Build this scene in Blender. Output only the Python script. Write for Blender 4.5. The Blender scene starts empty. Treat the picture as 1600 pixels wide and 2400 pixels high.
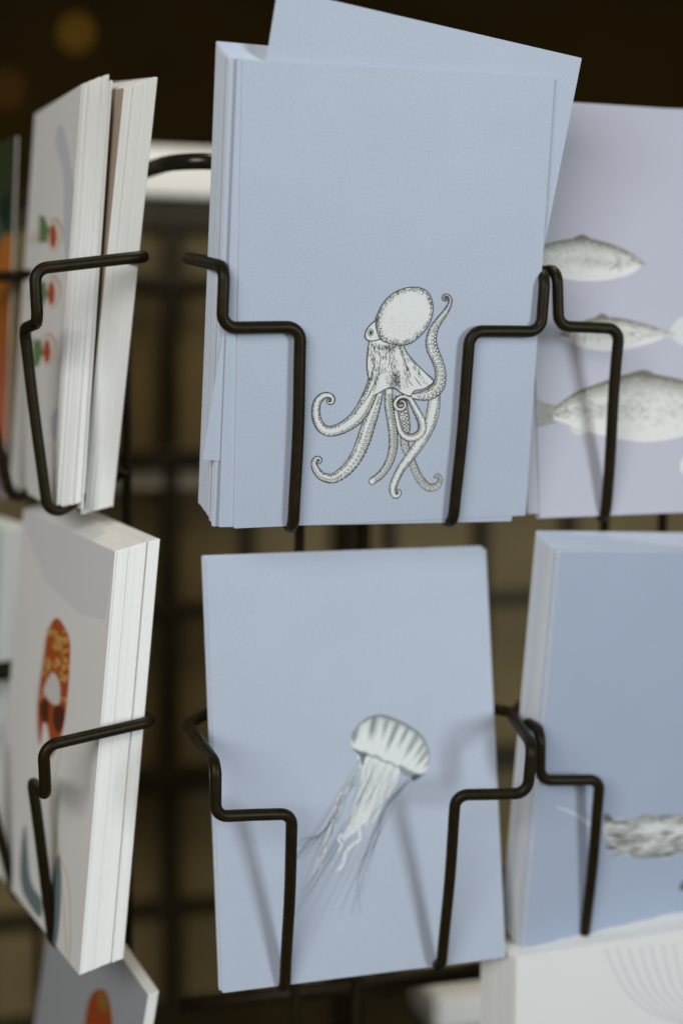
import bpy, math, random
import numpy as np
from mathutils import Matrix, Vector
random.seed(7)
MM = 0.001
scene = bpy.context.scene
COL = scene.collection

# ------------------------------------------------------------------ camera
def eul(a, b, c):
    ca, sa, cb, sb, cc, sc = math.cos(a), math.sin(a), math.cos(b), math.sin(b), math.cos(c), math.sin(c)
    Rz = np.array([[ca, -sa, 0], [sa, ca, 0], [0, 0, 1]])
    Rx = np.array([[1, 0, 0], [0, cb, -sb], [0, sb, cb]])
    Ry = np.array([[cc, 0, sc], [0, 1, 0], [-sc, 0, cc]])
    return Rz @ Rx @ Ry
CAM_POS = np.array([-145.04, -483.94, 26.73])
CAM_ROT = eul(-0.27747, -0.10356, -0.01256)          # columns: right, forward, up
cd = bpy.data.cameras.new('camera')
cam = bpy.data.objects.new('camera', cd); COL.objects.link(cam)
m = Matrix.Identity(4)
for i in range(3):
    m[i][0] = CAM_ROT[i][0]; m[i][1] = CAM_ROT[i][2]; m[i][2] = -CAM_ROT[i][1]; m[i][3] = CAM_POS[i]*MM
cam.matrix_world = m
cd.sensor_fit = 'VERTICAL'; cd.sensor_height = 36.0; cd.sensor_width = 24.0
cd.lens = 51.78
cd.clip_start = 0.01; cd.clip_end = 50
cd.dof.use_dof = True
cd.dof.focus_distance = float((np.array([2, -24, 15])-CAM_POS) @ CAM_ROT[:, 1])*MM
cd.dof.aperture_fstop = 3.4
scene.camera = cam

# ------------------------------------------------------------------ light
w = bpy.data.worlds.new('World'); scene.world = w; w.use_nodes = True
bg = w.node_tree.nodes['Background']
bg.inputs[0].default_value = (1.0, 0.90, 0.68, 1); bg.inputs[1].default_value = 0.09
def area(name, loc, target, sx, sy, power, col):
    ld = bpy.data.lights.new(name, 'AREA'); ld.shape = 'RECTANGLE'; ld.size = sx; ld.size_y = sy
    ld.energy = power; ld.color = col
    o = bpy.data.objects.new(name, ld); COL.objects.link(o)
    o.location = loc
    o.rotation_euler = (Vector(target)-Vector(loc)).to_track_quat('-Z', 'Y').to_euler()
    return o
area('window_light', (0.62, -1.10, 0.12), (0, 0, -0.03), 0.26, 0.42, 7.2, (0.88, 0.95, 1.0))
area('room_light', (-0.78, -1.02, 0.40), (-0.02, 0, 0.0), 0.8, 0.6, 11.2, (0.985, 0.99, 0.985))
area('ledge_fill', (0.10, 0.12, 0.62), (0.04, 0.36, 0.0), 0.16, 0.16, 1.9, (1.0, 0.86, 0.66))  # unseen fill light, added to brighten the ledge and partition
scene.view_settings.view_transform = 'Standard'
scene.view_settings.look = 'None'
scene.view_settings.exposure = 0.08
scene.view_settings.gamma = 1
scene.render.engine = 'CYCLES'
scene.cycles.use_denoising = True
scene.cycles.max_bounces = 8

# ------------------------------------------------------------------ materials
def nodes_of(name):
    mt = bpy.data.materials.new(name); mt.use_nodes = True
    nt = mt.node_tree; return mt, nt, nt.nodes['Principled BSDF']
def paper(name, col, rough=0.55, var=0.05, bump=0.06, spec=0.35):
    mt, nt, b = nodes_of(name)
    tc = nt.nodes.new('ShaderNodeTexCoord')
    n = nt.nodes.new('ShaderNodeTexNoise'); n.inputs['Scale'].default_value = 28; n.inputs['Detail'].default_value = 4
    n2 = nt.nodes.new('ShaderNodeTexNoise'); n2.inputs['Scale'].default_value = 1500; n2.inputs['Detail'].default_value = 3
    nt.links.new(tc.outputs['Object'], n.inputs['Vector']); nt.links.new(tc.outputs['Object'], n2.inputs['Vector'])
    add = nt.nodes.new('ShaderNodeMath'); add.operation = 'MULTIPLY_ADD'
    nt.links.new(n2.outputs[0], add.inputs[0]); add.inputs[1].default_value = 0.9
    soft = nt.nodes.new('ShaderNodeMapRange'); soft.inputs[1].default_value = 0; soft.inputs[2].default_value = 1
    soft.inputs[3].default_value = 0.32; soft.inputs[4].default_value = 0.68
    nt.links.new(n.outputs[0], soft.inputs[0]); nt.links.new(soft.outputs[0], add.inputs[2])
    mr = nt.nodes.new('ShaderNodeMapRange'); mr.inputs[1].default_value = 0.5; mr.inputs[2].default_value = 1.4
    mr.inputs[3].default_value = 1-var; mr.inputs[4].default_value = 1+var
    nt.links.new(add.outputs[0], mr.inputs[0])
    mx = nt.nodes.new('ShaderNodeVectorMath'); mx.operation = 'SCALE'; mx.inputs[0].default_value = col
    nt.links.new(mr.outputs[0], mx.inputs['Scale'])
    nt.links.new(mx.outputs[0], b.inputs['Base Color'])
    b.inputs['Roughness'].default_value = rough; b.inputs['Specular IOR Level'].default_value = spec
    bp = nt.nodes.new('ShaderNodeBump'); bp.inputs['Strength'].default_value = bump; bp.inputs['Distance'].default_value = 0.0002
    nt.links.new(n2.outputs[0], bp.inputs['Height']); nt.links.new(bp.outputs[0], b.inputs['Normal'])
    return mt
def plain(name, col, rough=0.5, spec=0.5, scale=40, var=0.15, coat=0.0):
    mt, nt, b = nodes_of(name)
    tc = nt.nodes.new('ShaderNodeTexCoord')
    n = nt.nodes.new('ShaderNodeTexNoise'); n.inputs['Scale'].default_value = scale; n.inputs['Detail'].default_value = 5
    nt.links.new(tc.outputs['Object'], n.inputs['Vector'])
    mr = nt.nodes.new('ShaderNodeMapRange'); mr.inputs[1].default_value = .3; mr.inputs[2].default_value = .7
    mr.inputs[3].default_value = 1-var; mr.inputs[4].default_value = 1+var
    nt.links.new(n.outputs[0], mr.inputs[0])
    mx = nt.nodes.new('ShaderNodeVectorMath'); mx.operation = 'SCALE'; mx.inputs[0].default_value = col
    nt.links.new(mr.outputs[0], mx.inputs['Scale']); nt.links.new(mx.outputs[0], b.inputs['Base Color'])
    b.inputs['Roughness'].default_value = rough; b.inputs['Specular IOR Level'].default_value = spec
    b.inputs['Coat Weight'].default_value = coat
    return mt
def ink_mat(name, rough=0.5):
    mt, nt, b = nodes_of(name)
    a = nt.nodes.new('ShaderNodeVertexColor'); a.layer_name = 'Col'
    nt.links.new(a.outputs[0], b.inputs['Base Color'])
    b.inputs['Roughness'].default_value = rough; b.inputs['Specular IOR Level'].default_value = 0.3
    return mt
M = {
 'oct': paper('blue_grey_card', (0.414, 0.468, 0.570), 0.5, 0.14, 0.12),
 'jel': paper('pale_blue_card', (0.408, 0.462, 0.564), 0.5, 0.14, 0.12),
 'fish': paper('lilac_grey_card', (0.450, 0.458, 0.540), 0.5, 0.13, 0.1),
 'whale': paper('blue_card', (0.350, 0.410, 0.528), 0.5, 0.13, 0.1),
 'off': paper('off_white_card', (0.70, 0.68, 0.64)),
 'offgrey': paper('warm_grey_card', (0.80, 0.785, 0.76), 0.5, 0.08),
 'grey': paper('mid_grey_card', (0.35, 0.36, 0.385)),
 'white': paper('white_card', (0.80, 0.81, 0.80)),
 'mint': paper('mint_card', (0.58, 0.70, 0.68)),
 'blush_shaded': paper('shaded_blush_card', (0.42, 0.33, 0.25)),  # blush print, darkened to stand for shade in the gap before the pile
 'dark': paper('olive_card', (0.10, 0.09, 0.03)),
 'edge': paper('card_edge', (0.90, 0.91, 0.89), 0.8, 0.03, 0.0, 0.1),
 'wire': plain('brown_black_wire', (0.0125, 0.0080, 0.0013), 0.44, 0.17, 300, 0.35),
 'ring': plain('brown_black_tube', (0.010, 0.006, 0.002), 0.24, 0.5, 200, 0.3),
 'ink': ink_mat('print_ink'),
 'panel': plain('brown_panel', (0.185, 0.138, 0.058), 0.6, 0.3, 14, 0.18),
 'bar': plain('dark_frame', (0.024, 0.017, 0.004), 0.5, 0.3, 60, 0.2),
 'rail': plain('lit_gap_strip', (0.42, 0.38, 0.32), 0.5, 0.3, 20, 0.1),  # light in the gap is put into this pale colour
 'ledge': plain('white_ledge', (0.80, 0.80, 0.78), 0.5, 0.3, 10, 0.04),
 'backdrop': plain('dark_brown_backdrop', (0.055, 0.034, 0.007), 0.8, 0.1, 1.5, 0.35),
 'box': plain('bright_patch_box', (0.9, 0.9, 0.88), 0.5, 0.3, 10, 0.03),
 'table': plain('dark_table', (0.03, 0.022, 0.010), 0.6, 0.2, 6, 0.3),
}

# ------------------------------------------------------------------ helpers
def mesh_obj(name, verts, faces, mats, parent=None, smooth=False, fmat=None, colors=None):
    me = bpy.data.meshes.new(name); me.from_pydata([tuple(v) for v in verts], [], faces)
    for mt in (mats if isinstance(mats, (list, tuple)) else [mats]): me.materials.append(mt)
    if fmat: me.polygons.foreach_set('material_index', fmat)
    if smooth: me.polygons.foreach_set('use_smooth', [True]*len(me.polygons))
    if colors is not None:
        at = me.color_attributes.new('Col', 'FLOAT_COLOR', 'POINT')
        at.data.foreach_set('color', np.array(colors, dtype=np.float32).ravel())
    me.update()
    o = bpy.data.objects.new(name, me); COL.objects.link(o)
    if parent is not None: o.parent = parent
    return o
def tag(o, label, cat, group=None, kind=None):
    if kind: o['kind'] = kind
    if label: o['label'] = label
    if cat: o['category'] = cat
    if group: o['group'] = group
    return o
def fillet(pts, r, seg=6):
    pts = [np.array(q, float) for q in pts]; out = [pts[0]]
    for i in range(1, len(pts)-1):
        a, b, c = pts[i-1], pts[i], pts[i+1]
        u = a-b; v = c-b; lu, lv = np.linalg.norm(u), np.linalg.norm(v); u /= lu; v /= lv
        ang = math.acos(max(-1, min(1, u@v)))
        if ang > math.pi-0.05: out.append(b); continue
        d = min(r/math.tan(ang/2), lu*0.48, lv*0.48)
        p0, p2 = b+u*d, b+v*d
        rr = d*math.tan(ang/2); cdir = (u+v)/np.linalg.norm(u+v); cen = b+cdir*(rr/math.sin(ang/2))
        e0, e2 = p0-cen, p2-cen; th = math.acos(max(-1, min(1, (e0@e2)/(rr*rr))))
        for k in range(seg+1):
            t = k/seg
            out.append(cen+(math.sin((1-t)*th)*e0+math.sin(t*th)*e2)/math.sin(th))
    out.append(pts[-1]); return out
def densify(pts, step):
    out = [np.array(pts[0], float)]
    for a, b in zip(pts[:-1], pts[1:]):
        a, b = np.array(a, float), np.array(b, float); k = max(1, int(np.linalg.norm(b-a)/step))
        out += [a+(b-a)*t/k for t in range(1, k+1)]
    return out
def tube(pts, r, sides=12, closed=False):
    pts = [np.array(q, float) for q in pts]
    cl = [pts[0]]
    for q in pts[1:]:
        if np.linalg.norm(q-cl[-1]) > 1e-4: cl.append(q)
    pts = cl; n = len(pts); V = []; F = []
    nrm = None
    for i, q in enumerate(pts):
        t = pts[min(i+1, n-1)]-pts[max(i-1, 0)]; t /= np.linalg.norm(t)
        if nrm is None:
            nrm = np.cross(t, [0.3, 0.2, 1]); nrm /= np.linalg.norm(nrm)
        nrm = nrm-t*(nrm@t); nrm /= np.linalg.norm(nrm); b = np.cross(t, nrm)
        for k in range(sides):
            a = 2*math.pi*k/sides; V.append((q+r*(math.cos(a)*nrm+math.sin(a)*b))*MM)
    for i in range(n-1):
        for k in range(sides):
            F.append((i*sides+k, i*sides+(k+1) % sides, (i+1)*sides+(k+1) % sides, (i+1)*sides+k))
    F.append(tuple(range(sides-1, -1, -1))); F.append(tuple((n-1)*sides+k for k in range(sides)))
    return V, F
def box(x0, x1, y0, y1, z0, z1):
    V = [np.array(q)*MM for q in ((x0, y0, z0), (x1, y0, z0), (x1, y1, z0), (x0, y1, z0), (x0, y0, z1), (x1, y0, z1), (x1, y1, z1), (x0, y1, z1))]
    return V, [(0, 3, 2, 1), (4, 5, 6, 7), (0, 1, 5, 4), (1, 2, 6, 5), (2, 3, 7, 6), (3, 0, 4, 7)]
def bevel_box(name, dims, mat, parent=None, bev=2.0):
    V, F = box(*dims); o = mesh_obj(name, V, F, mat, parent)
    md = o.modifiers.new('bevel', 'BEVEL'); md.width = bev*MM; md.segments = 2
    return o

# ------------------------------------------------------------------ setting
# dark room behind, with the table that carries the stand far below the frame
V, F = box(-6000, 6000, 3200, 3220, -1800, 3000)
tag(mesh_obj('backdrop', V, F, M['backdrop']), 'dark brown unlit room far behind the card rack', 'background', kind='structure')

# partition of brown panels in a dark frame, a hand's breadth behind the rack
part = bpy.data.objects.new('panelled_partition', None); COL.objects.link(part); part.location = (0.05, 0.335, -0.62)
tag(part, 'blurred brown panelled partition with dark crossing bars behind the rack', 'partition')
def pbox(name, d, mat, bev=1.0):
    o = bevel_box(name, d, mat, None, bev); o.parent = part; o.matrix_parent_inverse = Matrix.Translation(-part.location); return o
xs = [-230, -120, -12.5, 33, 87, 118, 176, 232, 340, 450]
zs = [-620, -420, -350, -289, -213, -115, -30, 67, 103]
for i in range(len(xs)-1):
    for j in range(len(zs)-1):
        pbox('panel', (xs[i]+.6, xs[i+1]-.6, 338, 344, zs[j]+.6, zs[j+1]-.6), M['panel'], 1.0)
bw = {0: 10, 1: 8, 2: 8.5, 3: 5, 4: 7, 5: 5, 6: 6, 7: 6, 8: 8, 9: 10}
for i, x in enumerate(xs):
    pbox('upright_bar', (x-bw[i]/2, x+bw[i]/2, 328, 337.5, -620, 96), M['bar'])
bh = {0: 12, 1: 8, 2: 8, 3: 9, 4: 14, 5: 8, 6: 10, 7: 8, 8: 15}
for j, z in enumerate(zs):
    pbox('cross_bar', (-236, 456, 326.8, 336.2, z-bh[j]/2, z+bh[j]/2), M['bar'])
# white board lying on the partition's top rail
wb = bevel_box('white_ledge', (-60, 300, 326, 352, 113.5, 140), M['ledge'], None, 2)
tag(wb, 'blurred bright white ledge on top of the brown partition', 'ledge')
pbox('lit_gap_strip', (-225, 445, 329, 337, -47, -36), M['rail'])  # pale strip stands in for the lit gap below the cross bar

pbox('shelf_board', (-225, 445, 250, 326, -356, -349.5), M['bar'], 1.5)
tag(bevel_box('bright_patch_box', (126, 176, 262, 304, -349.3, -329), M['box'], None, 2), 'white box standing in for a blurred bright patch low behind the rack, under the jellyfish card', 'box')  # box added to stand for a bright out-of-focus patch
V, F = box(-1500, 1500, 352, 2600, -640, -620)
tag(mesh_obj('table', V, F, M['table']), 'dark table top far below behind the rack', 'table', kind='structure')

# ------------------------------------------------------------------ the rack
POCK = {
 'F': (np.array([0., 0., 0.]), np.eye(3)),
 'R': (np.array([120.978, 6.019, 0]), np.array([[0.990621, 0.13664, 0], [-0.13664, 0.990621, 0], [0, 0, 1.]])),
 'L': (np.array([-97.394, 69.289, 0]), np.array([[0.289099, 0.957299, 0], [-0.957299, 0.289099, 0], [0, 0, 1.]])),
}
POCK['LL'] = (POCK['L'][0]+POCK['L'][1] @ np.array([-123., 3., 0]), POCK['L'][1])
H = 159.259
BASE = dict(a=(59.14, 8.35, 58.48), b=(54.38, -27.5, 55.49), c=(53.79, -26.58, 37.59), d=(29.18, -22.32, 36.67), e=(27.86, -10.58, -30.32))
W = {  # hand-bent wires: where single bends stray from the pattern (mm, pocket frame)
 ('F', 0, -1): dict(a=(-59.45, 8.35, 59.77), b=(-53.39, -24.38, 55.16), c=(-53.30, -22.28, 36.21), d=(-27.33, -20.83, 36.56), e=(-26.92, -11.5, -31.2)),
 ('F', 0, 1): dict(a=(61.5, 8.35, 58.4), b=(57.03, -20.28, 55.88), c=(57.41, -18.15, 36.82), d=(31.51, -18.55, 36.23), e=(30.09, -9.6, -30.68)),
 ('F', 1, -1): dict(a=(-59.18, 8.35, 59.78), b=(-55.98, -27.5, 55.53), c=(-55.6, -26.58, 37.84), d=(-29.03, -22.32, 35.7), e=(-28.22, -10.58, -31.2)),
 ('F', 1, 1): dict(a=(59.88, 8.35, 58.12), b=(53.59, -27.5, 55.49), c=(53.19, -26.58, 38.32), d=(28.55, -22.32, 38.05), e=(28.58, -10.58, -29.85)),
 ('R', 0, -1): dict(b=(-53.69, -27.5, 57.69), c=(-52.28, -26.58, 38.63), d=(-29.07, -22.32, 38.33), e=(-28.29, -10.58, -30.38)),
 ('R', 1, -1): dict(a=(-55.24, 8.35, 54.51), b=(-55.18, -27.5, 56.14), c=(-54.12, -26.58, 38.09), d=(-30.75, -22.32, 36.82), e=(-31.13, -10.58, -28.94)),
 ('L', 0, -1): dict(e=(-25.75, -7.76, -30.38)),
 ('L', 0, 1): dict(a=(60.11, 9.64, 60.09), b=(53.68, -28.43, 54.36), c=(53.1, -27.5, 37.04), d=(28.75, -22.9, 36.02), e=(25.78, -13.35, -30.19)),
 ('L', 1, -1): dict(a=(-61.48, 5.24, 54.25), e=(-25.54, -7.49, -30.36)),
 ('L', 1, 1): dict(a=(67.0, 7.82, 62.14), b=(65.5, -31.34, 57.95), c=(62.0, -29.2, 40.6), d=(29.46, -21.95, 35.96), e=(26.33, -12.62, -29.5)),
}
rack = bpy.data.objects.new('card_rack', None); COL.objects.link(rack); rack.location = (0.03, 0.12, -0.60)
tag(rack, 'brown-black wire card rack with bent wire pockets holding stacks of postcards', 'card rack')
def rpart(name, V, F, mat, smooth=True):
    o = mesh_obj(name, V, F, mat, None, smooth); o.parent = rack
    o.matrix_parent_inverse = Matrix.Translation(-Vector(rack.location)); return o
POSTY = 33.0
def pocket(col, row):
    o, A = POCK[col]
    def pt(s, n):
        d = W.get((col, row, s), {})
        if n in d: return np.array(d[n])
        q = np.array(BASE[n]); q[0] *= s; return q
    py = POSTY if col != 'L' else 13.0
    e0, e1 = pt(-1, 'e'), pt(1, 'e')
    # floor wire runs back and upward from the front bend and is welded to the crosspiece
    path = [(e0[0], py, e0[2]+14)] + [pt(-1, n) for n in 'edcba'] + ([(-40, py+3.2, pt(-1, 'a')[2]), (40, py+3.2, pt(1, 'a')[2])] if col in 'FR' else []) + [pt(1, n) for n in 'abcde'] + [(e1[0], py, e1[2]+14)]
    path = fillet([np.array(q)+np.array([0, 0, -row*H-(24 if col in ('L', 'LL') and row == 2 else 0)]) for q in path], 4.6, 7)
    ph = [random.uniform(0, 6.28) for _ in range(6)]
    path = [q+0.22*np.array([math.sin(q[2]*.11+ph[0]+q[1]*.05), math.sin(q[0]*.09+ph[1]+q[2]*.04), math.sin(q[0]*.10+ph[2])]) for q in densify(path, 7)]
    V, F = tube([o+A @ q for q in path], 2.0, 12)
    rpart('pocket_wire', V, F, M['wire'])
    z = (e0[2]+e1[2])/2+14-row*H
    V, F = tube([o+A @ np.array(q) for q in ((-34, py+3.0, z), (34 if col in 'FR' else 27, py+3.0, z))], 1.5, 10)
    rpart('crosspiece', V, F, M['wire'])
for col, rows in (('F', 3), ('R', 3), ('L', 3), ('LL', 3)):
    for r in range(rows): pocket(col, r)
    o, A = POCK[col]
    for s in ((-1, 1) if col != 'L' else (-2.4, 0)):
        py = POSTY if col != 'L' else 22.0
        x = 12*s
        V, F = tube([o+A @ np.array((x, py+6.2, 92)), o+A @ np.array((x, py+6.2, -600))], 1.9, 10)
        rpart('post', V, F, M['wire'])
# ring at the top that ties the posts together
o, A = POCK['F']; oR, AR = POCK['R']; oL, AL = POCK['L']
ringp = [np.array((-105, 240, 95)), np.array((-66, 86, 95.6)), np.array((-57, 44, 96)), np.array((60, 44, 97)), oR+AR @ np.array((70, 42, 97))]
V, F = tube(fillet(ringp, 16, 12), 2.9, 16); rpart('top_ring', V, F, M['ring'])
# central pole and base tie
V, F = tube([(42, 150, 96), (42, 150, -600)], 7.5, 20); rpart('pole', V, F, M['wire'])
V, F = tube([(-52, 64, -225.5), (150, 64, -224.6)], 3.2, 12); rpart('tie_bar', V, F, M['wire'])

# ------------------------------------------------------------------ cards
CT = 0.40    # card thickness, mm
def card_mesh(name, wd, ht, front, back=None):
    c = 0.25
    x, z = wd/2, ht/2
    pr = [(-x, -z+c), (-x+c, -z), (x-c, -z), (x, -z+c), (x, z-c), (x-c, z), (-x+c, z), (-x, z-c)]
    V = [np.array((a, 0, b))*MM for a, b in pr]+[np.array((a, CT, b))*MM for a, b in pr]
    F = [tuple(range(8)), tuple(range(15, 7, -1))]+[(i, i+8, (i+1) % 8+8, (i+1) % 8) for i in range(8)]
    me = bpy.data.meshes.new(name); me.from_pydata([tuple(v) for v in V], [], F)
    me.materials.append(front); me.materials.append(M['edge']); me.materials.append(back or M['white'])
    me.polygons.foreach_set('material_index', [0, 2]+[1]*8); me.update()
    return me
def pose(c, R, dx=0, t=0, dz=0, roll=0, yaw=0):
    Rm = np.array(R); cr, sr = math.cos(roll), math.sin(roll)
    q = np.array([[cr, 0, sr], [0, 1, 0], [-sr, 0, cr]])
    cy, sy = math.cos(yaw), math.sin(yaw)
    q = np.array([[cy, -sy, 0], [sy, cy, 0], [0, 0, 1]]) @ q
    R2 = Rm @ q; p = (np.array(c)+Rm @ np.array([dx, t, dz]))*MM
    mt = Matrix.Identity(4)
    for i in range(3):
        for j in range(3): mt[i][j] = R2[i][j]
        mt[i][3] = p[i]
    return mt
def card(me, mat, label, group=None):
    o = bpy.data.objects.new('postcard', me); COL.objects.link(o); o.matrix_world = mat
    return tag(o, label, 'postcard', group)
P = {
 'oct': ([4.432, -18.673, 45.071], [[0.999173, -0.037672, -0.015332], [0.035226, 0.989976, -0.136775], [0.020331, 0.136122, 0.990483]]),
 'jel': ([1.703, 4.177, -115.29], [[0.999266, -0.037194, -0.009134], [0.038204, 0.984839, 0.169212], [0.002702, -0.169437, 0.985537]]),
 'r0': ([117.734, 6.812, 45.764], [[0.99949, 0.026393, -0.017986], [-0.024397, 0.99434, 0.103408], [0.020614, -0.102916, 0.994476]]),
 'r1': ([118.816, -1.558, -115.92], [[0.995081, -0.087855, 0.045774], [0.090053, 0.994761, -0.048388], [-0.041283, 0.052272, 0.997779]]),
 'l0': ([-100.614, 86.859, 47.506], [[0.119024, 0.989939, 0.076506], [-0.992625, 0.120423, -0.013916], [-0.022989, -0.074285, 0.996972]]),
 'l1': ([-101.585, 59.09, -109.841], [[0.221882, 0.971504, 0.083355], [-0.974226, 0.224441, -0.022577], [-0.040642, -0.076197, 0.996264]]),
 'l2': ([-91.975, 78.991, -264.894], [[0.218984, 0.967063, 0.129747], [-0.965001, 0.234317, -0.117762], [-0.144285, -0.099418, 0.984529]]),
 'r2': ([116.755, 1.56, -256.138], [[0.995942, 0.034509, -0.083118], [-0.04832, 0.984196, -0.170363], [0.075925, 0.173688, 0.98187]]),
}
def U(s): return random.uniform(-s, s)
# octopus stack
me_oct = card_mesh('postcard_blue_grey', 105, 148, M['oct'])
C_oct = card(me_oct, pose(*P['oct']), 'front postcard with the ink octopus drawing on blue-grey')
card(me_oct, pose(*P['oct'], dx=-3.2, t=0.5, dz=-0.75, roll=0.024), 'blue-grey postcard directly behind the octopus one, peeking out left and below')
card(me_oct, pose(*P['oct'], dx=-0.21, t=1.4, dz=14.89, roll=0.1456), 'tilted blank postcard standing highest behind the octopus postcard')
t = 1.95; g = 'cards packed behind the octopus postcard'
lb = 'blue-grey postcard in the pile packed behind the tilted blank one'
for i in range(25):
    if i == 0: dx, dz, ro = -5.05, -.6, 0.020
    elif i < 17: dx, dz, ro = -5.15+random.choice((0, 0, 0, .45, -.35))+U(.10)-.02*i, -.9+0.17*i, 0.020+U(.0008)
    else: dx, dz, ro = -5.5-0.24*(i-16)+U(.12), 1.6+0.36*(i-16), 0.020+0.0008*(i-16)
    card(me_oct, pose(*P['oct'], dx=dx, t=t, dz=dz, roll=ro), lb, g); t += 0.42
# jellyfish stack
me_jel = card_mesh('postcard_pale_blue', 105, 148, M['jel'])
C_jel = card(me_jel, pose(*P['jel']), 'front postcard with the striped jellyfish drawing below the octopus')
card(me_jel, pose(*P['jel'], dx=-0.75, t=0.5, dz=0.7, roll=0.001), 'pale blue postcard showing only its rim behind the jellyfish card, front one of two', 'rims behind the jellyfish card')
card(me_jel, pose(*P['jel'], dx=-1.15, t=0.95, dz=1.2, roll=-0.002), 'pale blue postcard showing only its rim behind the jellyfish card, rear one of two', 'rims behind the jellyfish card')
# fish stack, right
me_fish = card_mesh('postcard_lilac', 105, 148, M['fish'])
C_fish = card(me_fish, pose(*P['r0']), 'lilac-grey postcard with three silvery fish at the right edge')
card(me_fish, pose(*P['r0'], dx=-2.6, t=0.5, dz=0.2, roll=0.026), 'lilac-grey postcard whose lower left corner peeks out behind the fish card')
for i in range(4):
    card(me_fish, pose(*P['r0'], dx=U(.4)-.2, t=0.95+.42*i, dz=U(.2), roll=U(.004)), 'lilac-grey postcard hidden close behind the fish card', 'cards hidden behind the fish card')
# blue stack, lower right
me_whale = card_mesh('postcard_blue', 105, 148, M['whale'])
C_whale = card(me_whale, pose(*P['r1']), 'front blue postcard with a grey-white sea animal, lower right pocket')
t = .45
for i in range(27):
    if i < 2: dx, dz = -.25, .2
    elif i < 17: dx, dz = -1.0-.07*i+U(.15), .5+.13*i
    else: dx, dz = -2.6-.10*(i-16)+U(.25), 2.9+.26*(i-16)
    card(me_whale, pose(*P['r1'], dx=dx, t=t, dz=dz, roll=U(.0012)), 'blue postcard in the thick pile behind the front blue card, lower right pocket', 'blue pile lower right'); t += .42 if i != 2 else .7
# left face, upper pocket: a fanned narrower set in front of a thick pile
me_l0 = card_mesh('postcard_off_white', 84, 148, M['offgrey'])
C_l0 = card(me_l0, pose(*P['l0']), 'off-white card with green and red figures, front of upper left pocket')
fan = [(1.9, .5), (3.3, .9), (3.7, 1.3), (4.6, 1.75), (5.5, 2.2), (5.8, 2.65), (6.3, 3.1), (7.2, 3.55), (7.4, 4.0), (8.0, 4.45), (8.2, 4.9), (8.9, 5.35), (9.2, 5.8), (9.6, 6.25), (10.0, 6.7)]
for i, (fx, ft) in enumerate(fan):
    f = (i+1)/len(fan)
    card(me_l0, pose(*P['l0'], dx=fx+U(.45), t=ft, dz=1.9*f+U(.25), roll=U(.002)-.034*f, yaw=0.012*f), 'off-white card fanned out behind the green and red figures', 'fanned cards upper left')
card(me_l0, pose(*P['l0'], dx=11.6, t=7.3, dz=0.4, roll=-.02, yaw=.012), 'off-white card standing slightly lower just behind the fanned cards')
me_l0c = card_mesh('postcard_blush_shaded', 84, 148, M['blush_shaded'])
me_l0b = card_mesh('postcard_white', 84, 148, M['white'])
card(me_l0c, pose(*P['l0'], dx=11.8, t=10, dz=2.7, roll=.113), 'blush printed card, darkened for the shaded gap, heading the white pile behind the fanned cards')
for i in range(1, 22):
    card(me_l0b, pose(*P['l0'], dx=12.1+6.8*i/21+random.choice((0, 0, 0, 0, -.3))+U(.15), t=10+.43*i, dz=2.7+4.0*i/21+U(.15), roll=.112-.004*i/21+U(.0015)), 'white card edge-on in the thick upper left pile', 'white pile upper left')
# left face, lower pocket
me_l1 = card_mesh('postcard_warm_grey', 105, 148, M['offgrey'])
C_l1 = card(me_l1, pose(*P['l1']), 'warm grey card with an orange patterned oval, front of lower left pocket')
for i in range(1, 34):
    card(me_l1, pose(*P['l1'], dx=1.2*i/33+U(.12)+random.choice((0, 0, 0, 0, 0, -.22))+(.5 if i > 24 else 0), t=.43*i+(.25 if i > 24 else 0), dz=5.0*i/33+U(.1), roll=U(.001)), 'white-edged card in the thick lower left pile', 'white pile lower left')
# left face, third row
me_l2 = card_mesh('postcard_grey', 105, 148, M['grey'])
C_l2 = card(me_l2, pose(*P['l2']), 'grey card with an orange-brown oval at the bottom left corner')
for i in range(1, 8):
    card(me_l2, pose(*P['l2'], dx=.1*i, t=.43*i, dz=.2*i), 'grey card in the thin pile at the bottom left corner', 'grey pile bottom left')
# right, third row
me_r2 = card_mesh('postcard_white_right', 105, 148, M['white'])
C_r2 = card(me_r2, pose(*P['r2']), 'white card with faint grey curved lines, bottom right corner')
for i in range(1, 34):
    card(me_r2, pose(*P['r2'], dx=-8.6*i/33+U(.3), t=.43*i, dz=-2.0*i/33+U(.2), roll=U(.002)), 'white card in the thick pile at the bottom right corner', 'white pile bottom right')
# far-left column
AL3 = POCK['L'][1]
def ll_pose(x, y, z, yaw, lean, roll=0):
    return (POCK['LL'][0]+AL3 @ np.array((x, y, z))), (AL3 @ eul(yaw, lean, roll))
me_lla = card_mesh('postcard_olive', 105, 148, M['dark'])
c_, R_ = ll_pose(0, 6.5, 41, -.02, -.05)
C_lla = card(me_lla, pose(c_, R_), 'dark olive card with orange print cut off by the left edge')
me_llb = card_mesh('postcard_mint', 105, 148, M['mint'])
c_, R_ = ll_pose(0, -2, -H+40, 0, -.05)
for i in range(22):
    card(me_llb, pose(c_, R_, dx=U(.4)+.03*i, t=.45*i, dz=.1*i), 'pale mint card in the pile cut off by the left edge', 'mint pile at left edge')

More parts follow.
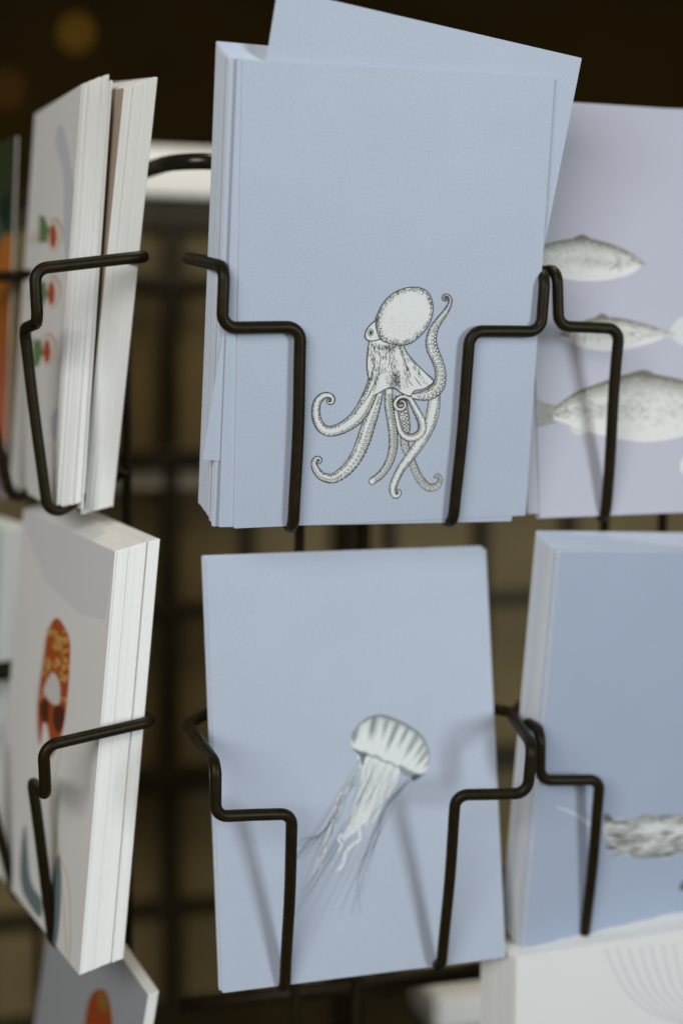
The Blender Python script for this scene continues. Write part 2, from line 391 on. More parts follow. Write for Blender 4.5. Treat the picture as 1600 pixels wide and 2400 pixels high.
# ------------------------------------------------------------------ printed drawings
def homography(src, dst):
    A = []; b = []
    for (x, y), (u, v) in zip(src, dst):
        A += [[x, y, 1, 0, 0, 0, -u*x, -u*y], [0, 0, 0, x, y, 1, -v*x, -v*y]]; b += [u, v]
    return np.append(np.linalg.solve(np.array(A, float), np.array(b, float)), 1).reshape(3, 3)
def srgb(r, g, b):
    f = lambda c: (c/255/12.92 if c <= 10 else ((c/255+.055)/1.055)**2.4)
    return (f(r), f(g), f(b))
class Ink:
    """flat print on a card: coordinates digitised on the drawing (quad = the card's corners there), mapped to card mm"""
    def __init__(s, quad, off=(0, 0), k=1.0, wd=105, ht=148):
        x, z = wd/2, ht/2
        s.Hm = homography(quad, [(-x, z), (x, z), (x, -z), (-x, -z)]); s.off = off; s.k = k; s.wd = wd/2-.15; s.ht = ht/2-.15
        s.V = []; s.F = []; s.C = []; s.y = 0.012
    def mm(s, p):
        q = s.Hm @ np.array([s.off[0]+p[0]/s.k, s.off[1]+p[1]/s.k, 1.]); return q[:2]/q[2]
    def up(s): s.y += 0.009
    def add(s, pts, col):
        i = len(s.V)
        for x, z in pts:
            s.V.append((max(-s.wd, min(s.wd, x))*MM, -s.y*MM, max(-s.ht, min(s.ht, z))*MM))
        c = col if isinstance(col, list) else [col]*len(pts)
        s.C += [(*q, 1) for q in c]; return i
    def fill(s, poly, col, smooth=True):
        pts = [s.mm(q) for q in (spline(poly+[poly[0]], 5)[:-1] if smooth else poly)]
        ar = sum(pts[i][0]*pts[(i+1) % len(pts)][1]-pts[(i+1) % len(pts)][0]*pts[i][1] for i in range(len(pts)))
        if ar < 0: pts = pts[::-1]
        i = s.add(pts, col); s.F.append(tuple(range(i, i+len(pts))))
    def stroke_mm(s, pts, wd, col, taper=True):
        pts = [np.array(q, float) for q in pts]; n = len(pts); L = []
        for i in range(n):
            t = pts[min(i+1, n-1)]-pts[max(0, i-1)]; l = np.linalg.norm(t)
            if l < 1e-9: t = np.array([1., 0])
            else: t = t/l
            wv = wd[i] if hasattr(wd, '__len__') else wd*((0.25+0.75*math.sin(math.pi*(i+.5)/n)) if taper else 1)
            nn = np.array([-t[1], t[0]])*wv/2; L.append((pts[i]-nn, pts[i]+nn))
        i0 = s.add([q for ab in L for q in ab], col)
        for i in range(n-1): s.F.append((i0+2*i, i0+2*i+2, i0+2*i+3, i0+2*i+1))
    def stroke(s, pts, wd, col, taper=False, sm=True):
        s.stroke_mm([s.mm(q) for q in (spline(pts, 6) if sm and len(pts) > 2 else pts)], wd, col, taper)
    def disc(s, c, rx, ry, col, n=10, ang=0):
        ca, sa = math.cos(ang), math.sin(ang)
        pts = []
        for k in range(n):
            a = -2*math.pi*k/n; x, y = rx*math.cos(a), ry*math.sin(a); pts.append(s.mm((c[0]+ca*x-sa*y, c[1]+sa*x+ca*y)))
        i = s.add(pts, col); s.F.append(tuple(range(i, i+n)))
    def sheet(s, top, bot, fn, n=40, mrows=12):
        """shaded body between two outlines, fn(s,t) gives the ink tone"""
        a = resample(spline(top, 8), n); b = resample(spline(bot, 8), n); cols = []; pts = []
        for i in range(n):
            for j in range(mrows):
                t = j/(mrows-1); pts.append(s.mm(a[i]*(1-t)+b[i]*t)); cols.append(fn(i/(n-1), t))
        i0 = s.add(pts, cols)
        for i in range(n-1):
            for j in range(mrows-1):
                s.F.append((i0+i*mrows+j, i0+i*mrows+j+1, i0+(i+1)*mrows+j+1, i0+(i+1)*mrows+j))
    def build(s, name, parent, label=None):
        o = mesh_obj(name, s.V, s.F, M['ink'], parent, colors=s.C)
        if label: o['label'] = label
        return o
def spline(P_, n):
    P_ = [np.array(q, float) for q in P_]; out = []
    closed = np.allclose(P_[0], P_[-1])
    for i in range(len(P_)-1):
        p1, p2 = P_[i], P_[i+1]
        p0 = P_[i-1] if i > 0 else (P_[-2] if closed else 2*p1-p2)
        p3 = P_[i+2] if i+2 < len(P_) else (P_[1] if closed else 2*p2-p1)
        for k in range(n):
            t = k/n
            out.append(.5*((2*p1)+(-p0+p2)*t+(2*p0-5*p1+4*p2-p3)*t*t+(-p0+3*p1-3*p2+p3)*t**3))
    out.append(P_[-1]); return out
def resample(pts, n):
    pts = np.array(pts); d = np.r_[0, np.cumsum(np.linalg.norm(np.diff(pts, axis=0), axis=1))]
    tt = np.linspace(0, d[-1], n); return np.stack([np.interp(tt, d, pts[:, k]) for k in range(pts.shape[1])], 1)
def inside(poly, x, y):
    c = False; n = len(poly)
    for i in range(n):
        (x1, y1), (x2, y2) = poly[i], poly[i-1]
        if (y1 > y) != (y2 > y) and x < (x2-x1)*(y-y1)/(y2-y1)+x1: c = not c
    return c

WHITE = (0.68, 0.705, 0.695); INK = (0.045, 0.042, 0.030); GREY = (0.27, 0.28, 0.265)
# ---- octopus
oc = Ink([(568, 140), (1299, 180), (1231, 1208), (548, 1238)], (650, 620), 3.136)
def arm(P_, suck=None, fillc=None, hatch=2, sd=1, line=0.36):
    """tapering arm: white body, ink rims, hatching and a row of suckers"""
    C = resample(spline([np.array(q[:3], float) for q in P_], 8), 70)
    T = np.gradient(C[:, :2], axis=0); T /= np.maximum(np.linalg.norm(T, axis=1)[:, None], 1e-6)
    N = np.stack([-T[:, 1], T[:, 0]], 1); wv = C[:, 2:3]*0.92
    Lf = C[:, :2]+N*wv; Rt = C[:, :2]-N*wv
    mmv = lambda q: oc.mm(q)
    i0 = oc.add([q for i in range(70) for q in (mmv(Lf[i]), mmv(Rt[i]))], fillc or WHITE)
    for i in range(69): oc.F.append((i0+2*i, i0+2*i+1, i0+2*i+3, i0+2*i+2))
    oc.up()
    if hatch:
        for i in range(1, 69):
            ww = C[i, 2]
            for side, dens in ((1, 3*hatch if sd > 0 else hatch), (-1, hatch if sd > 0 else 3*hatch)):
                for k in range(dens):
                    f0 = side*random.uniform(.70, .97); f1 = side*random.uniform(.25, .6)*random.choice((1, 1, .7))
                    p = C[i, :2]+N[i]*ww*.92*f0; q = C[i, :2]+N[i]*ww*.92*(f0+(f1-f0)*random.uniform(.3, 1))+T[i]*random.uniform(-5, 9)
                    oc.stroke_mm([mmv(p), mmv((p+q)/2), mmv(q)], 0.19, GREY if random.random() < .35 else INK)
    if suck:
        for off, r0 in suck:
            d = 0.
            for i in range(3, 68):
                d += np.linalg.norm(C[i, :2]-C[i-1, :2]); r = max(4.4, C[i, 2]*r0*1.15)
                if d > 2.0*r:
                    d = 0; c = C[i, :2]+N[i]*C[i, 2]*off
                    oc.disc(c, r*1.12, r*1.12, INK, 10)
                    oc.y += .004; oc.disc(c, r*.60, r*.60, (.80, .82, .80), 9); oc.y -= .004
        oc.up()
    oc.up()
    oc.stroke_mm([mmv(q) for q in Lf], [line*(.65+.5*random.random()) for _ in range(70)], INK)
    oc.stroke_mm([mmv(q) for q in Rt], [line*(.65+.5*random.random()) for _ in range(70)], INK)
    th = np.linspace(0, math.pi, 8)
    cap = [mmv(C[-1, :2]+math.cos(a)*N[-1]*wv[-1]+math.sin(a)*T[-1]*wv[-1]) for a in th]
    i0 = oc.add(cap, WHITE); oc.F.append(tuple(range(i0+7, i0-1, -1)))
    oc.up(); oc.stroke_mm(cap, line*.9, INK, False)
    oc.up()
S2 = [(-.25, .20), (.45, .20)]
arm([(905, 950, 40), (915, 1060, 46), (940, 1180, 36), (935, 1320, 30), (980, 1430, 27), (1030, 1550, 29), (1100, 1632, 29), (1168, 1628, 25), (1195, 1580, 17), (1176, 1546, 12), (1155, 1560, 7)], [(.2, .30), (-.5, .26)], (.64, .66, .64), hatch=1, sd=-1)
arm([(815, 915, 30), (818, 1040, 33), (838, 1150, 34), (850, 1260, 34), (846, 1360, 32), (815, 1460, 29), (760, 1540, 27), (693, 1592, 25)], [(-.55, .25), (-.05, .22)], (.66, .68, .66), hatch=1, sd=1)
arm([(752, 925, 26), (715, 1040, 40), (665, 1180, 50), (622, 1310, 50), (572, 1420, 46), (500, 1510, 42), (410, 1568, 36), (330, 1556, 31), (285, 1510, 27), (268, 1458, 22), (290, 1420, 17), (316, 1432, 12), (308, 1456, 7)], [(-.86, .19), (-.25, .17)], sd=1)
arm([(1165, 915, 30), (1152, 985, 42), (1140, 1080, 47), (1110, 1190, 42), (1050, 1300, 39), (980, 1400, 35), (912, 1490, 30), (866, 1580, 28), (845, 1650, 25), (860, 1697, 21), (890, 1690, 16), (893, 1660, 11), (876, 1660, 7)], None, sd=-1)
arm([(960, 965, 18), (1012, 1060, 25), (1055, 1150, 29), (1057, 1222, 30), (1010, 1264, 29), (950, 1266, 27), (905, 1225, 22), (880, 1140, 19), (868, 1075, 16)], [(.5, .26)], (.70, .72, .70), hatch=1, sd=1)
arm([(965, 985, 17), (930, 968, 19), (885, 983, 19), (862, 1020, 19), (877, 1055, 18), (912, 1060, 16), (936, 1035, 13), (925, 1006, 11), (902, 1004, 8), (902, 1022, 5)], None, sd=-1)
arm([(705, 790, 34), (700, 880, 46), (655, 1000, 52), (600, 1095, 52), (540, 1155, 47), (460, 1203, 42), (380, 1222, 38), (320, 1195, 35), (287, 1130, 32), (280, 1060, 29), (296, 1000, 27), (336, 962, 24), (380, 960, 20), (404, 985, 17), (395, 1013, 14), (372, 1012, 10), (368, 994, 6)], [(-.82, .19), (-.5, .10)], sd=1)
# web between the arms
web = [(672, 556), (661, 640), (656, 720), (660, 790), (674, 846), (690, 900), (700, 960), (735, 945), (775, 922), (820, 902), (862, 908), (900, 936), (940, 956), (975, 962), (1003, 926), (1060, 914), (1108, 890), (1142, 850), (1080, 790), (1010, 722), (952, 652), (920, 594), (850, 570), (760, 545)]
oc.fill(web, WHITE); oc.up()
for k in range(480):                                             # folds of the web, hatched
    f = random.choice([((745, 590), (760, 760), (700, 930)), ((840, 590), (850, 760), (850, 895)), ((800, 590), (800, 700), (765, 800)), ((905, 600), (950, 740), (960, 900)), ((930, 620), (1010, 760), (1080, 880)), ((690, 600), (705, 720), (690, 850)), ((850, 700), (870, 830), (900, 910))])
    u = random.random(); q = (1-u)**2*np.array(f[0])+2*u*(1-u)*np.array(f[1])+u*u*np.array(f[2])
    tg = 2*(1-u)*(np.array(f[1])-f[0])+2*u*(np.array(f[2])-f[1]); tg = tg/np.linalg.norm(tg)
    q = q+np.array([random.gauss(0, 12), random.gauss(0, 8)]); L = random.uniform(10, 34)
    if inside(web, *q): oc.stroke([q-tg*L/2, q, q+tg*L/2+np.array([U(3), U(3)])], 0.17, GREY if random.random() < .55 else INK, True, False)
for k in range(300):
    q = np.array([random.gauss(862, 28), random.gauss(850, 45)])
    if inside(web, *q): oc.stroke([q, q+np.array([U(6), random.uniform(6, 16)])], 0.17, INK if random.random() < .6 else GREY, True, False)
for k in range(150):                                             # shade under the head
    q = np.array([random.uniform(680, 920), 0]); q[1] = 560+25*math.sin((q[0]-680)/240*math.pi)+random.uniform(0, 36)
    if inside(web, *q): oc.stroke([q, q+np.array([U(5), random.uniform(8, 24)])], 0.17, INK if random.random() < .6 else GREY, True, False)
for a in ([(715, 650), (712, 720), (690, 800), (660, 900), (610, 985)], [(750, 700), (738, 800), (705, 880), (650, 985), (560, 1090)], [(900, 640), (935, 720), (965, 790)], [(1000, 820), (1030, 860), (1055, 890)], [(960, 850), (990, 890)], [(815, 610), (822, 690), (808, 760)]):
    oc.stroke(a, 0.3, INK, True)
oc.up()
oc.stroke(web[:5], 0.36, INK); oc.stroke(web[6:19], 0.34, INK); oc.stroke(web[17:22], 0.36, INK)
oc.up()
arm([(985, 965, 18), (1060, 962, 34), (1125, 945, 44), (1182, 885, 43), (1195, 790, 38), (1170, 700, 38), (1136, 620, 42), (1126, 550, 38), (1146, 470, 30), (1190, 400, 23), (1235, 340, 17), (1262, 288, 12), (1266, 250, 10), (1246, 222, 10), (1219, 232, 9), (1218, 254, 8), (1238, 260, 6), (1242, 244, 4)], [(.72, .26), (.1, .20)], sd=-1)
# eye lump and head
lump = [(716, 412), (690, 432), (662, 463), (645, 500), (643, 530), (657, 552), (690, 560), (722, 554), (752, 545), (740, 510), (724, 465)]
oc.fill(lump, WHITE); oc.up(); oc.stroke(lump[:9], .36, INK)
for k in range(60):
    q = np.array([random.uniform(648, 740), random.uniform(430, 552)])
    if inside(lump, *q) and np.linalg.norm(q-np.array([685, 497])) > 34: oc.stroke([q, q+np.array([U(7), U(7)])], .07, GREY, True, False)
oc.up(); oc.disc((681, 497), 21, 30, INK, 16, .15); oc.up(); oc.disc((681, 497), 16, 25, WHITE, 16, .15); oc.up(); oc.disc((682, 498), 13, 20, (0.16, .15, .12), 14, .15)
oc.up(); oc.disc((681, 499), 8, 14, INK, 12, .15)
head = [(720, 400), (735, 360), (770, 290), (820, 232), (880, 192), (950, 168), (1020, 165), (1075, 182), (1110, 216), (1130, 265), (1137, 320), (1128, 380), (1105, 440), (1070, 490), (1020, 540), (970, 575), (910, 590), (850, 584), (790, 568), (752, 545), (735, 510), (722, 465), (717, 430)]
oc.up(); oc.fill(head, WHITE); oc.up()
hs = [np.array(q) for q in spline(head+[head[0]], 40)]; cen = np.array([925, 378])
for k in range(1000):
    i = random.randrange(len(hs)); q = hs[i]; d = cen-q; d = d/np.linalg.norm(d)
    top = max(0, -(q-cen)[1]/220)*0.7+max(0, -(q-cen)[0]/210)*.5+max(0, (q-cen)[1]/220)*.55+.25
    if random.random() > top+.15: continue
    p = q+d*(2+abs(random.gauss(0, 6+9*top))); tg = hs[(i+1) % len(hs)]-q; tg = tg/(np.linalg.norm(tg)+1e-6)
    v = (d*.75+tg*random.choice((-.6, .6)))*random.uniform(6, 15)
    oc.stroke([p, p+v/2, p+v], .16, INK if random.random() < .5 else GREY, True, False)
for k in range(170):                                             # faint skin texture
    a = random.uniform(0, 6.28); r = random.random()**.5; q = cen+np.array([math.cos(a)*r*170, math.sin(a)*r*175])
    if q[1]-cen[1] > 30+.4*(q[0]-cen[0]) or random.random() < .25:
        oc.stroke([q, q+np.array([random.uniform(5, 16), -random.uniform(3, 12)])], .13, (.46, .48, .46), True, False)
oc.up(); oc.stroke(head+[head[0]], .34, INK)
oc.build('octopus_print', C_oct, 'white octopus drawn in dark ink with curling suckered arms')

# ---- jellyfish
je = Ink([(483, 1309), (1138, 1287), (1184, 2243), (521, 2327)], (650, 1600), 3.136)
JW = (.70, .735, .73); JG = (.115, .145, .155); JM = (.235, .275, .31)
def hair(pts, wd, col): je.stroke(pts, wd, col, True)
def mixc(a, b, t): return tuple(x*(1-t)+y*t for x, y in zip(a, b))
CARDB = (0.408, 0.462, 0.564)
for k in range(26):                                              # long hair-thin tentacles
    x0 = random.uniform(590, 1010); y0 = 560+.33*(x0-590)
    sway = random.uniform(-1, 1); L = random.uniform(800, 1350); base = (x0-800)*.25
    pts = []
    for j in range(8):
        u = j/7; pts.append((x0-u*L*.50+base*u+math.sin(u*5+k)*18*u+(sway*90*u*u), y0+u*L*.93))
    hair(pts, random.uniform(.2, .36), mixc(JM, CARDB, random.uniform(.2, .65)))
for k in range(12):
    pts = [(600+k*4, 620+10*k), (500+U(25), 800), (430+U(30), 980), (330+U(40), 1120), (190+U(40), 1230+U(80)), (60+U(50), 1310+U(140))]
    hair(pts, .26, mixc(JM, CARDB, random.uniform(.3, .6)))
for k in range(9):
    x = 1000+U(30); pts = [(x, 690), (900+U(20), 790), (800+U(30), 930), (700+U(40), 1150), (620+U(50), 1400), (560+U(60), 1700)]
    hair(pts, .28, mixc(JM, CARDB, random.uniform(.15, .55)))
je.up()
for pts in ([(600, 520), (590, 640), (520, 760), (450, 850), (430, 960), (390, 1060), (360, 1180), (300, 1300), (265, 1400)],):
    je.stroke(pts, [.2+1.5*abs(math.sin(i*1.1))*(1-i/60) for i in range(49)], mixc(JW, CARDB, .25), False)
je.up()
je.sheet([(625, 530), (620, 640), (600, 780), (580, 880), (556, 980), (520, 1060), (480, 1120), (462, 1150)], [(905, 625), (890, 700), (840, 800), (755, 900), (670, 1000), (600, 1070), (545, 1120), (490, 1160)],
         lambda a, t: mixc(mixc(JW, JM, .55*max(0, math.sin(t*31+4*math.sin(a*9)))**4), CARDB, max(0, a-.75)*.8), 44, 40)
je.up()
je.stroke([(598, 1060), (602, 1150), (560, 1185), (500, 1245), (482, 1330), (435, 1385)], [.9, 1.2, .8, 1.4, 1.0, .7]*5+[.3], mixc(JW, CARDB, .12))
je.stroke([(470, 1110), (445, 1150), (470, 1190), (445, 1240)], [.9]*19, mixc(JW, CARDB, .2))
je.up()
for k in range(16):
    x = 640+k*16+U(4); je.stroke([(x, 560+k*5), (x-20+U(8), 700), (x-70+U(14), 820+U(30)), (x-130-k*3, 960+U(40))], .16, mixc(JG, JW, random.uniform(.2, .6)), True)
for k in range(13):                                              # white frilly wisps
    x = 640+random.random()*220; sw = 40+U(20); c = mixc(JW, CARDB, random.uniform(0, .45))
    y0 = 545+.33*(x-620)
    je.stroke([(x, y0), (x-30+U(14), y0+130), (x-95+U(20)+sw*.3, y0+270), (x-165+sw*.6, y0+400+U(30)), (x-225+sw, y0+500+U(40))], random.uniform(.3, .7), c, True)
for k in range(8):
    je.stroke([(600+U(8), 560), (575+U(16), 680), (510+U(18), 790), (455+U(16), 880), (425+U(16), 1000), (380+U(18), 1110), (340+U(22), 1240), (285+U(28), 1370)], random.uniform(.25, .6), mixc(JW, CARDB, random.uniform(.1, .5)), True)
je.up()
je.fill([(535, 440), (560, 495), (600, 535), (625, 610), (640, 560), (660, 520), (600, 480)], JG)
je.fill([(895, 618), (910, 665), (960, 690), (1000, 715), (1050, 680), (1000, 640)], JM); je.fill([(985, 690), (1000, 722), (1060, 685), (1080, 655), (1030, 660)], JG)
je.up()
def bell(a, t):
    # a runs from the left rim over the crown to the right rim, t from crown line down to the hem
    st = 0
    for c, wdt, dep in ((.09, .075, .80), (.30, .045, .72), (.41, .026, .62), (.50, .03, .85), (.60, .022, .70), (.70, .03, .85), (.79, .022, .7), (.86, .028, .86), (.95, .024, .8)):
        if t < dep: st = max(st, math.exp(-((a-c+.05*(t-.3))/(wdt*(1.15-t*.9)))**2)*(1 if t < dep-.35 else (dep-t)/.35))
    edge = .85*math.exp(-(t/.07)**2)+1.0*math.exp(-((1-t)/.045)**2)+.35*math.exp(-(t/.2)**2)
    n_ = .14*math.sin(a*140+t*9)*math.sin(a*57+1)
    return mixc(JW, JG, max(0, min(.9, max(st*.85, edge)+n_)))
je.sheet([(530, 425), (545, 380), (585, 320), (640, 268), (710, 238), (780, 235), (870, 265), (950, 305), (1020, 350), (1070, 400), (1102, 465), (1116, 540), (1108, 600)],
         [(535, 440), (552, 480), (600, 508), (650, 520), (690, 548), (725, 545), (780, 587), (830, 596), (862, 622), (905, 620), (960, 650), (1040, 676), (1088, 655)], bell, 70, 26)
je.build('jellyfish_print', C_jel, 'grey striped jellyfish with white frills and hair-thin tentacles')

# ---- fish
fi = Ink([(1233, 242), (1849, 265), (1877, 1191), (1264, 1214)], (1150, 450), 2.613)
FW = (.70, .72, .69); FD = (.14, .135, .09); FC = (.42, .43, .50)
def fishfn(seed, head):
    def fn(a, t):
        back = math.exp(-(t/.13)**2)*.95+.35*math.exp(-((t-.16)/.14)**2)
        lat = .34*math.exp(-((t-.52)/.13)**2)*(0.6+.4*math.sin(a*11+seed))
        g_ = .5*math.exp(-((a-head)/.012)**2)*(1 if .3 < t < .8 else .2)
        n_ = .10*math.sin(a*190+seed)*math.sin(t*47+a*60)
        return mixc(FW, FD, max(0, min(1, back+lat+g_+n_*.8)))
    return fn
fi.fill([(150, 330), (20, 270), (60, 400), (20, 520), (160, 450), (240, 400)], mixc(FW, FD, .3)); fi.fill([(500, 292), (545, 262), (580, 268), (610, 296)], FD)
fi.up()
fi.sheet([(150, 380), (260, 340), (400, 302), (500, 285), (580, 282), (660, 298), (750, 325), (850, 370), (905, 405), (922, 440)], [(150, 420), (260, 470), (400, 518), (500, 540), (600, 547), (700, 541), (800, 522), (870, 495), (905, 465), (922, 442)], fishfn(1, .80))
fi.up(); fi.stroke([(760, 390), (775, 430), (755, 460), (720, 470)], .45, FD, True); fi.disc((868, 415), 10, 9, FD)
fi.fill([(1085, 855), (1150, 775), (1215, 770), (1180, 860), (1215, 950), (1150, 930), (1090, 880)], mixc(FW, FC, .3)); fi.fill([(635, 775), (680, 745), (720, 775)], FD)
fi.up()
fi.sheet([(415, 880), (450, 850), (510, 815), (600, 778), (680, 766), (800, 775), (950, 812), (1050, 845), (1110, 866)], [(415, 884), (450, 908), (560, 952), (640, 970), (720, 975), (850, 960), (980, 925), (1060, 892), (1110, 874)], fishfn(3, .19))
fi.up(); fi.stroke([(545, 830), (575, 890), (560, 940)], .4, FD, True); fi.disc((470, 872), 9, 8, FD)
fi.fill([(420, 1310), (330, 1290), (262, 1262), (285, 1350), (258, 1440), (340, 1425), (430, 1400)], mixc(FW, FD, .5)); fi.fill([(850, 1115), (925, 1090), (990, 1112)], FD); fi.fill([(480, 1440), (520, 1490), (600, 1470), (560, 1440)], mixc(FW, FD, .2))
for k in range(14): fi.stroke([(420, 1320+k*6), (340, 1300+k*10), (268, 1268+k*13)], .3, mixc(FW, FD, .6), True)
fi.up()
fi.sheet([(380, 1330), (430, 1288), (520, 1225), (640, 1178), (800, 1122), (920, 1106), (1050, 1125), (1250, 1172), (1400, 1230), (1520, 1300)], [(380, 1400), (430, 1412), (560, 1458), (700, 1498), (850, 1525), (960, 1532), (1100, 1515), (1250, 1475), (1400, 1400), (1520, 1310)], fishfn(5, .82), 60, 18)
fi.fill([(1165, 1640), (1220, 1600), (1400, 1600), (1520, 1680), (1400, 1760), (1220, 1750), (1160, 1710)], FW)
def scales(ink, top, bot, n, k0, wdt, cols, hd=(0., 1.)):
    a = resample(spline(top, 8), 200); b = resample(spline(bot, 8), 200)
    for k in range(n):
        u = random.uniform(*hd); t = abs(random.gauss(0, .20)) if random.random() < .62 else random.gauss(.52, .13)
        if not .07 < t < .93: continue
        i = int(u*199); q = a[i]*(1-t)+b[i]*t; L = random.uniform(.6, 1.3)*k0
        ink.stroke([q, q+np.array([L, random.uniform(-.35, .35)*L]), q+np.array([1.6*L, random.uniform(.1, .6)*L])], wdt, random.choice(cols), True, False)
fi.up()
fc = [mixc(FD, FW, .35), mixc(FD, FW, .55), mixc(FD, FW, .7)]
scales(fi, [(150, 380), (400, 302), (500, 285), (580, 282), (750, 325), (850, 370), (922, 440)], [(150, 420), (400, 518), (600, 547), (800, 522), (922, 442)], 420, 12, .30, fc)
scales(fi, [(415, 880), (510, 815), (680, 766), (950, 812), (1110, 866)], [(415, 884), (560, 952), (720, 975), (980, 925), (1110, 874)], 420, 12, .30, fc)
scales(fi, [(380, 1330), (520, 1225), (800, 1122), (920, 1106), (1050, 1125), (1250, 1172), (1520, 1300)], [(380, 1400), (560, 1458), (850, 1525), (1100, 1515), (1400, 1400), (1520, 1310)], 1100, 13, .30, fc)
fi.build('fish_print', C_fish, 'three silvery grey fish one above another')

# ---- sea animal on the blue card
wh = Ink([(1310, 1293), (1882, 1297), (1783, 2168), (1225, 2226)], (1050, 1500), 2.613)
def whfn(a, t):
    n_ = math.sin(a*14+t*6)*math.sin(t*9+a*5+1)
    d = .75*math.exp(-(t/.10)**2)+.8*math.exp(-((1-t)/.08)**2)+.75*math.exp(-((t-.62)/.16)**2-((a-.18)/.12)**2)+.5*max(0, n_)
    return mixc((.68, .69, .69), (.12, .12, .10), max(0, min(1, d)))
wh.stroke([(655, 1020), (720, 1040), (790, 1075), (840, 1110), (900, 1150)], [.5+.05*i for i in range(25)], (.55, .58, .60))
wh.fill([(950, 1100), (960, 1060), (985, 1075), (1010, 1100)], (.14, .14, .12)); wh.up()
wh.sheet([(945, 1150), (970, 1105), (1060, 1100), (1150, 1095), (1190, 1068), (1280, 1075), (1440, 1070), (1600, 1060), (1800, 1090)], [(945, 1165), (965, 1230), (1040, 1290), (1130, 1325), (1230, 1328), (1330, 1310), (1440, 1285), (1600, 1260), (1800, 1150)], whfn, 60, 20)
wh.up()
for k in range(110):
    u = random.random(); x = 960+u*480; yt = 1100-.05*(x-960); yb = 1300-.0*(x-960)+30*math.sin(u*3)
    y = yt+(yb-yt)*random.betavariate(.7, .7)
    wh.stroke([(x, y), (x+random.uniform(20, 55), y+U(14)), (x+random.uniform(50, 95), y+U(20)-6)], random.uniform(.3, .9), mixc((.68, .69, .69), (.10, .10, .085), random.choice((.25, .5, .8, 1.0))), True, False)
wh.fill([(1412, 1525), (1440, 1470), (1480, 1440), (1500, 1540)], (.12, .12, .10))
wh.build('sea_animal_print', C_whale)

# ---- little figures, upper left card
li = Ink([(82, 268), (193, 197), (122, 1190), (23, 1132)], (0, 0), 1, 84)
GRN = (.14, .24, .085); RED = (.50, .08, .03); SKN = (.62, .50, .40); GB = (.56, .58, .66)
li.fill([(130, 330), (150, 300), (178, 480), (165, 640), (150, 560), (150, 420)], mixc(GB, (.74, .72, .69), .3))
li.up()
for (cx_, cy_, f) in ((112, 548, 1), (108, 682, -1), (98, 818, -1)):
    li.fill([(cx_-19, cy_-44*f), (cx_-7, cy_-40*f), (cx_+2, cy_-14*f), (cx_+8, cy_-16*f), (cx_+1, cy_+6*f), (cx_, cy_+24*f), (cx_-12, cy_+18*f), (cx_-21, cy_+28*f), (cx_-20, cy_-8*f)], GRN, False)
    li.fill([(cx_+6, cy_-16), (cx_+24, cy_-28), (cx_+36, cy_-8), (cx_+36, cy_+16), (cx_+22, cy_+42), (cx_+4, cy_+34)], (.74, .66, .58)); li.up()
    li.fill([(cx_+8, cy_-14), (cx_+15, cy_-21), (cx_+21, cy_+2), (cx_+18, cy_+27), (cx_+10, cy_+32), (cx_+5, cy_+8)], RED)
    li.stroke([(cx_+4, cy_-26), (cx_+20, cy_-34), (cx_+35, cy_-12), (cx_+37, cy_+12)], 1.5, SKN, True)
    li.fill([(cx_-44, cy_+8), (cx_-26, cy_-6), (cx_-24, cy_+18), (cx_-42, cy_+26)], (.72, .62, .56))
li.fill([(126, 1030), (120, 980), (140, 960), (146, 1030)], GB)
li.build('figures_print', C_l0)

# ---- orange patterned oval with strings, lower left card
gi = Ink([(56, 1193), (270, 1293), (187, 2286), (-10, 2038)], (0, 0), 1)
ORR = (.42, .085, .018); YEL = (.62, .36, .10); BRN = (.10, .028, .012)
gi.fill([(57, 1196), (268, 1295), (246, 1452), (190, 1440), (150, 1405), (110, 1365), (60, 1240)], (.70, .70, .71), False)
gi.up()
gi.fill([(131, 1448), (112, 1480), (104, 1530), (94, 1600), (88, 1660), (90, 1720), (95, 1745), (104, 1690), (115, 1720), (118, 1775), (140, 1735), (152, 1690), (160, 1620), (164, 1560), (164, 1500), (150, 1465)], ORR)
gi.up()
for k in range(46):
    x, y = random.uniform(98, 162), random.uniform(1465, 1660)
    if inside([(131, 1452), (112, 1482), (104, 1532), (94, 1600), (92, 1660), (150, 1680), (158, 1620), (162, 1560), (162, 1500), (150, 1470)], x, y):
        gi.disc((x, y), random.uniform(3, 6), random.uniform(6, 11), YEL, 6, U(.6))
gi.up()
gi.fill([(124, 1575), (108, 1600), (104, 1622), (120, 1645), (138, 1652), (142, 1620), (138, 1592)], (.66, .64, .60))
gi.fill([(98, 1640), (94, 1668), (104, 1692), (114, 1690), (116, 1655), (108, 1636)], BRN); gi.fill([(128, 1655), (124, 1690), (136, 1716), (148, 1700), (152, 1665), (142, 1652)], BRN)
gi.stroke([(116, 1775), (122, 1850), (128, 1920), (140, 2000), (150, 2120), (158, 2250)], .5, (.45, .25, .12)); gi.stroke([(150, 1720), (135, 1800), (120, 1900), (135, 1990), (160, 2060), (166, 2150), (164, 2255)], .5, (.55, .30, .12))
gi.fill([(60, 1930), (48, 2020), (52, 2080), (70, 2120), (95, 2150), (98, 2110), (72, 2060)], (.16, .21, .22)); gi.fill([(137, 2000), (122, 2070), (108, 2130), (112, 2180), (132, 2215), (142, 2140), (144, 2060)], (.17, .22, .23))
gi.build('oval_print', C_l1)
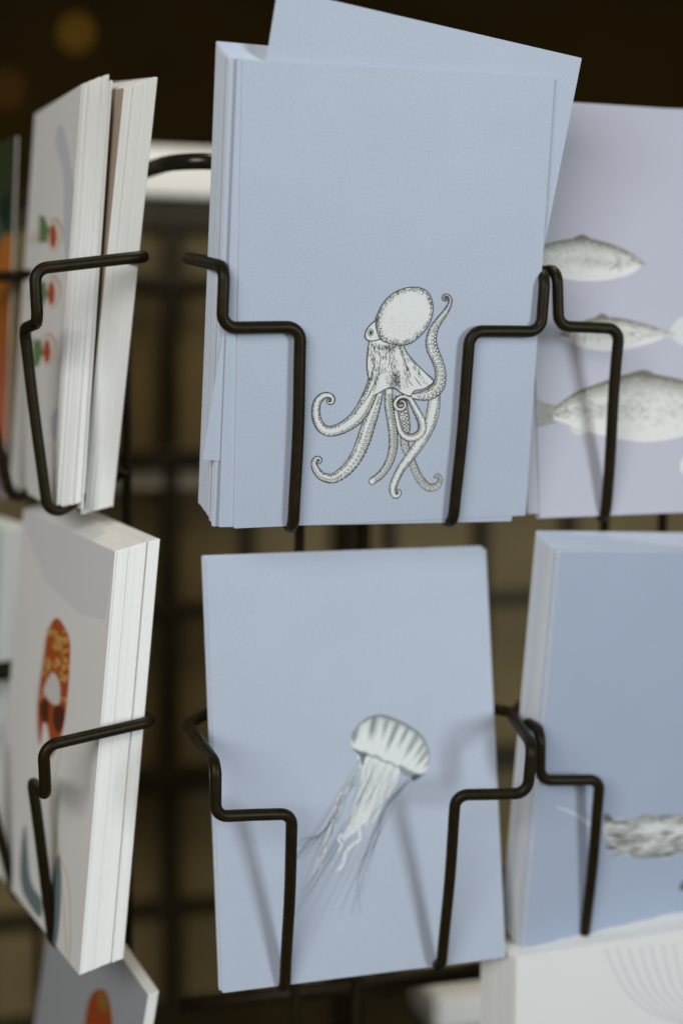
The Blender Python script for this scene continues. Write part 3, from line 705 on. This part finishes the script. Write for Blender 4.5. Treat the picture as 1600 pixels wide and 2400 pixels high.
# ---- small prints on the cut-off cards
b2 = Ink([(135, 2026), (348, 2331), (213, 3174), (28, 2764)], (0, 0), 1)
b2.fill([(235, 2318), (212, 2335), (200, 2390), (198, 2460), (215, 2540), (250, 2560), (268, 2480), (262, 2380), (252, 2330)], (.30, .06, .012)); b2.up()
b2.fill([(236, 2322), (230, 2350), (246, 2375), (252, 2340)], (.26, .13, .03))
b2.build('oval_print', C_l2)
r3 = Ink([(1211, 2243), (1829, 2143), (1774, 2895), (1199, 3017)], (1050, 1500), 2.613)
for k in range(9):
    r3.stroke([(960+k*70, 1890-k*4), (1010+k*66, 2010), (1090+k*60, 2150), (1220+k*58, 2270), (1420+k*55, 2350), (1700+k*50, 2420)], [.6]*31, (.60, .62, .66), False)
r3.build('line_print', C_r2)
la = Ink([(-52.5, -74), (52.5, -74), (52.5, 74), (-52.5, 74)], (0, 0), 1)
la.fill([(20, -74), (52, -74), (52, -30), (40, -36), (22, -55)], (.035, .045, .02), False); la.fill([(30, -45), (46, -52), (51, -35), (36, -30)], (.06, .11, .08)); la.up()
la.fill([(28, -20), (40, -34), (51, -30), (52, 20), (45, 52), (30, 40), (24, 10)], (.42, .14, .02)); la.up()
la.fill([(40, 20), (52, 10), (52, 60), (42, 62)], (.45, .12, .05)); la.fill([(30, 62), (52, 60), (52, 74), (30, 74)], (.20, .15, .16), False)
la.build('orange_print', C_lla)

# ------------------------------------------------------------------ far lamp, out of focus
def bulb_mat(name, col, st):
    em, nt, b = nodes_of(name); b.inputs['Base Color'].default_value = (.3, .15, .02, 1)
    b.inputs['Emission Color'].default_value = (*col, 1); b.inputs['Emission Strength'].default_value = st
    return em
def lathe(prof, n=20):
    V = []; F = []
    for r, z in prof:
        for k in range(n): a = 2*math.pi*k/n; V.append((r*math.cos(a)*MM, r*math.sin(a)*MM, z*MM))
    for i in range(len(prof)-1):
        for k in range(n): F.append((i*n+k, i*n+(k+1) % n, (i+1)*n+(k+1) % n, (i+1)*n+k))
    F.append(tuple(range(n-1, -1, -1))); F.append(tuple((len(prof)-1)*n+k for k in range(n)))
    return V, F
def hanging_lamp(loc, label, em):
    lamp = bpy.data.objects.new('hanging_lamp', None); COL.objects.link(lamp); lamp.location = loc
    tag(lamp, label, 'lamp')
    V, F = lathe([(4, -19), (13, -14), (18, -4), (18, 5), (13, 14), (8, 20), (7, 26)]); mesh_obj('bulb', V, F, em, lamp, True)
    V, F = lathe([(8, 24), (9, 26), (9, 46), (4, 52)]); mesh_obj('socket', V, F, M['bar'], lamp, True)
    V, F = tube([(0, 0, 50), (0, 0, 900)], 2, 8); mesh_obj('cord', V, F, M['bar'], lamp, True)
hanging_lamp((0.1563, 2.5, 0.650), 'dim amber hanging lamp far off in the dark, upper left', bulb_mat('amber_bulb', (1, .50, .03), 0.12))
hanging_lamp((0.022, 2.5, 0.535), 'barely lit reddish hanging lamp at the left edge, below the amber one', bulb_mat('red_bulb', (1, .22, .03), 0.022))
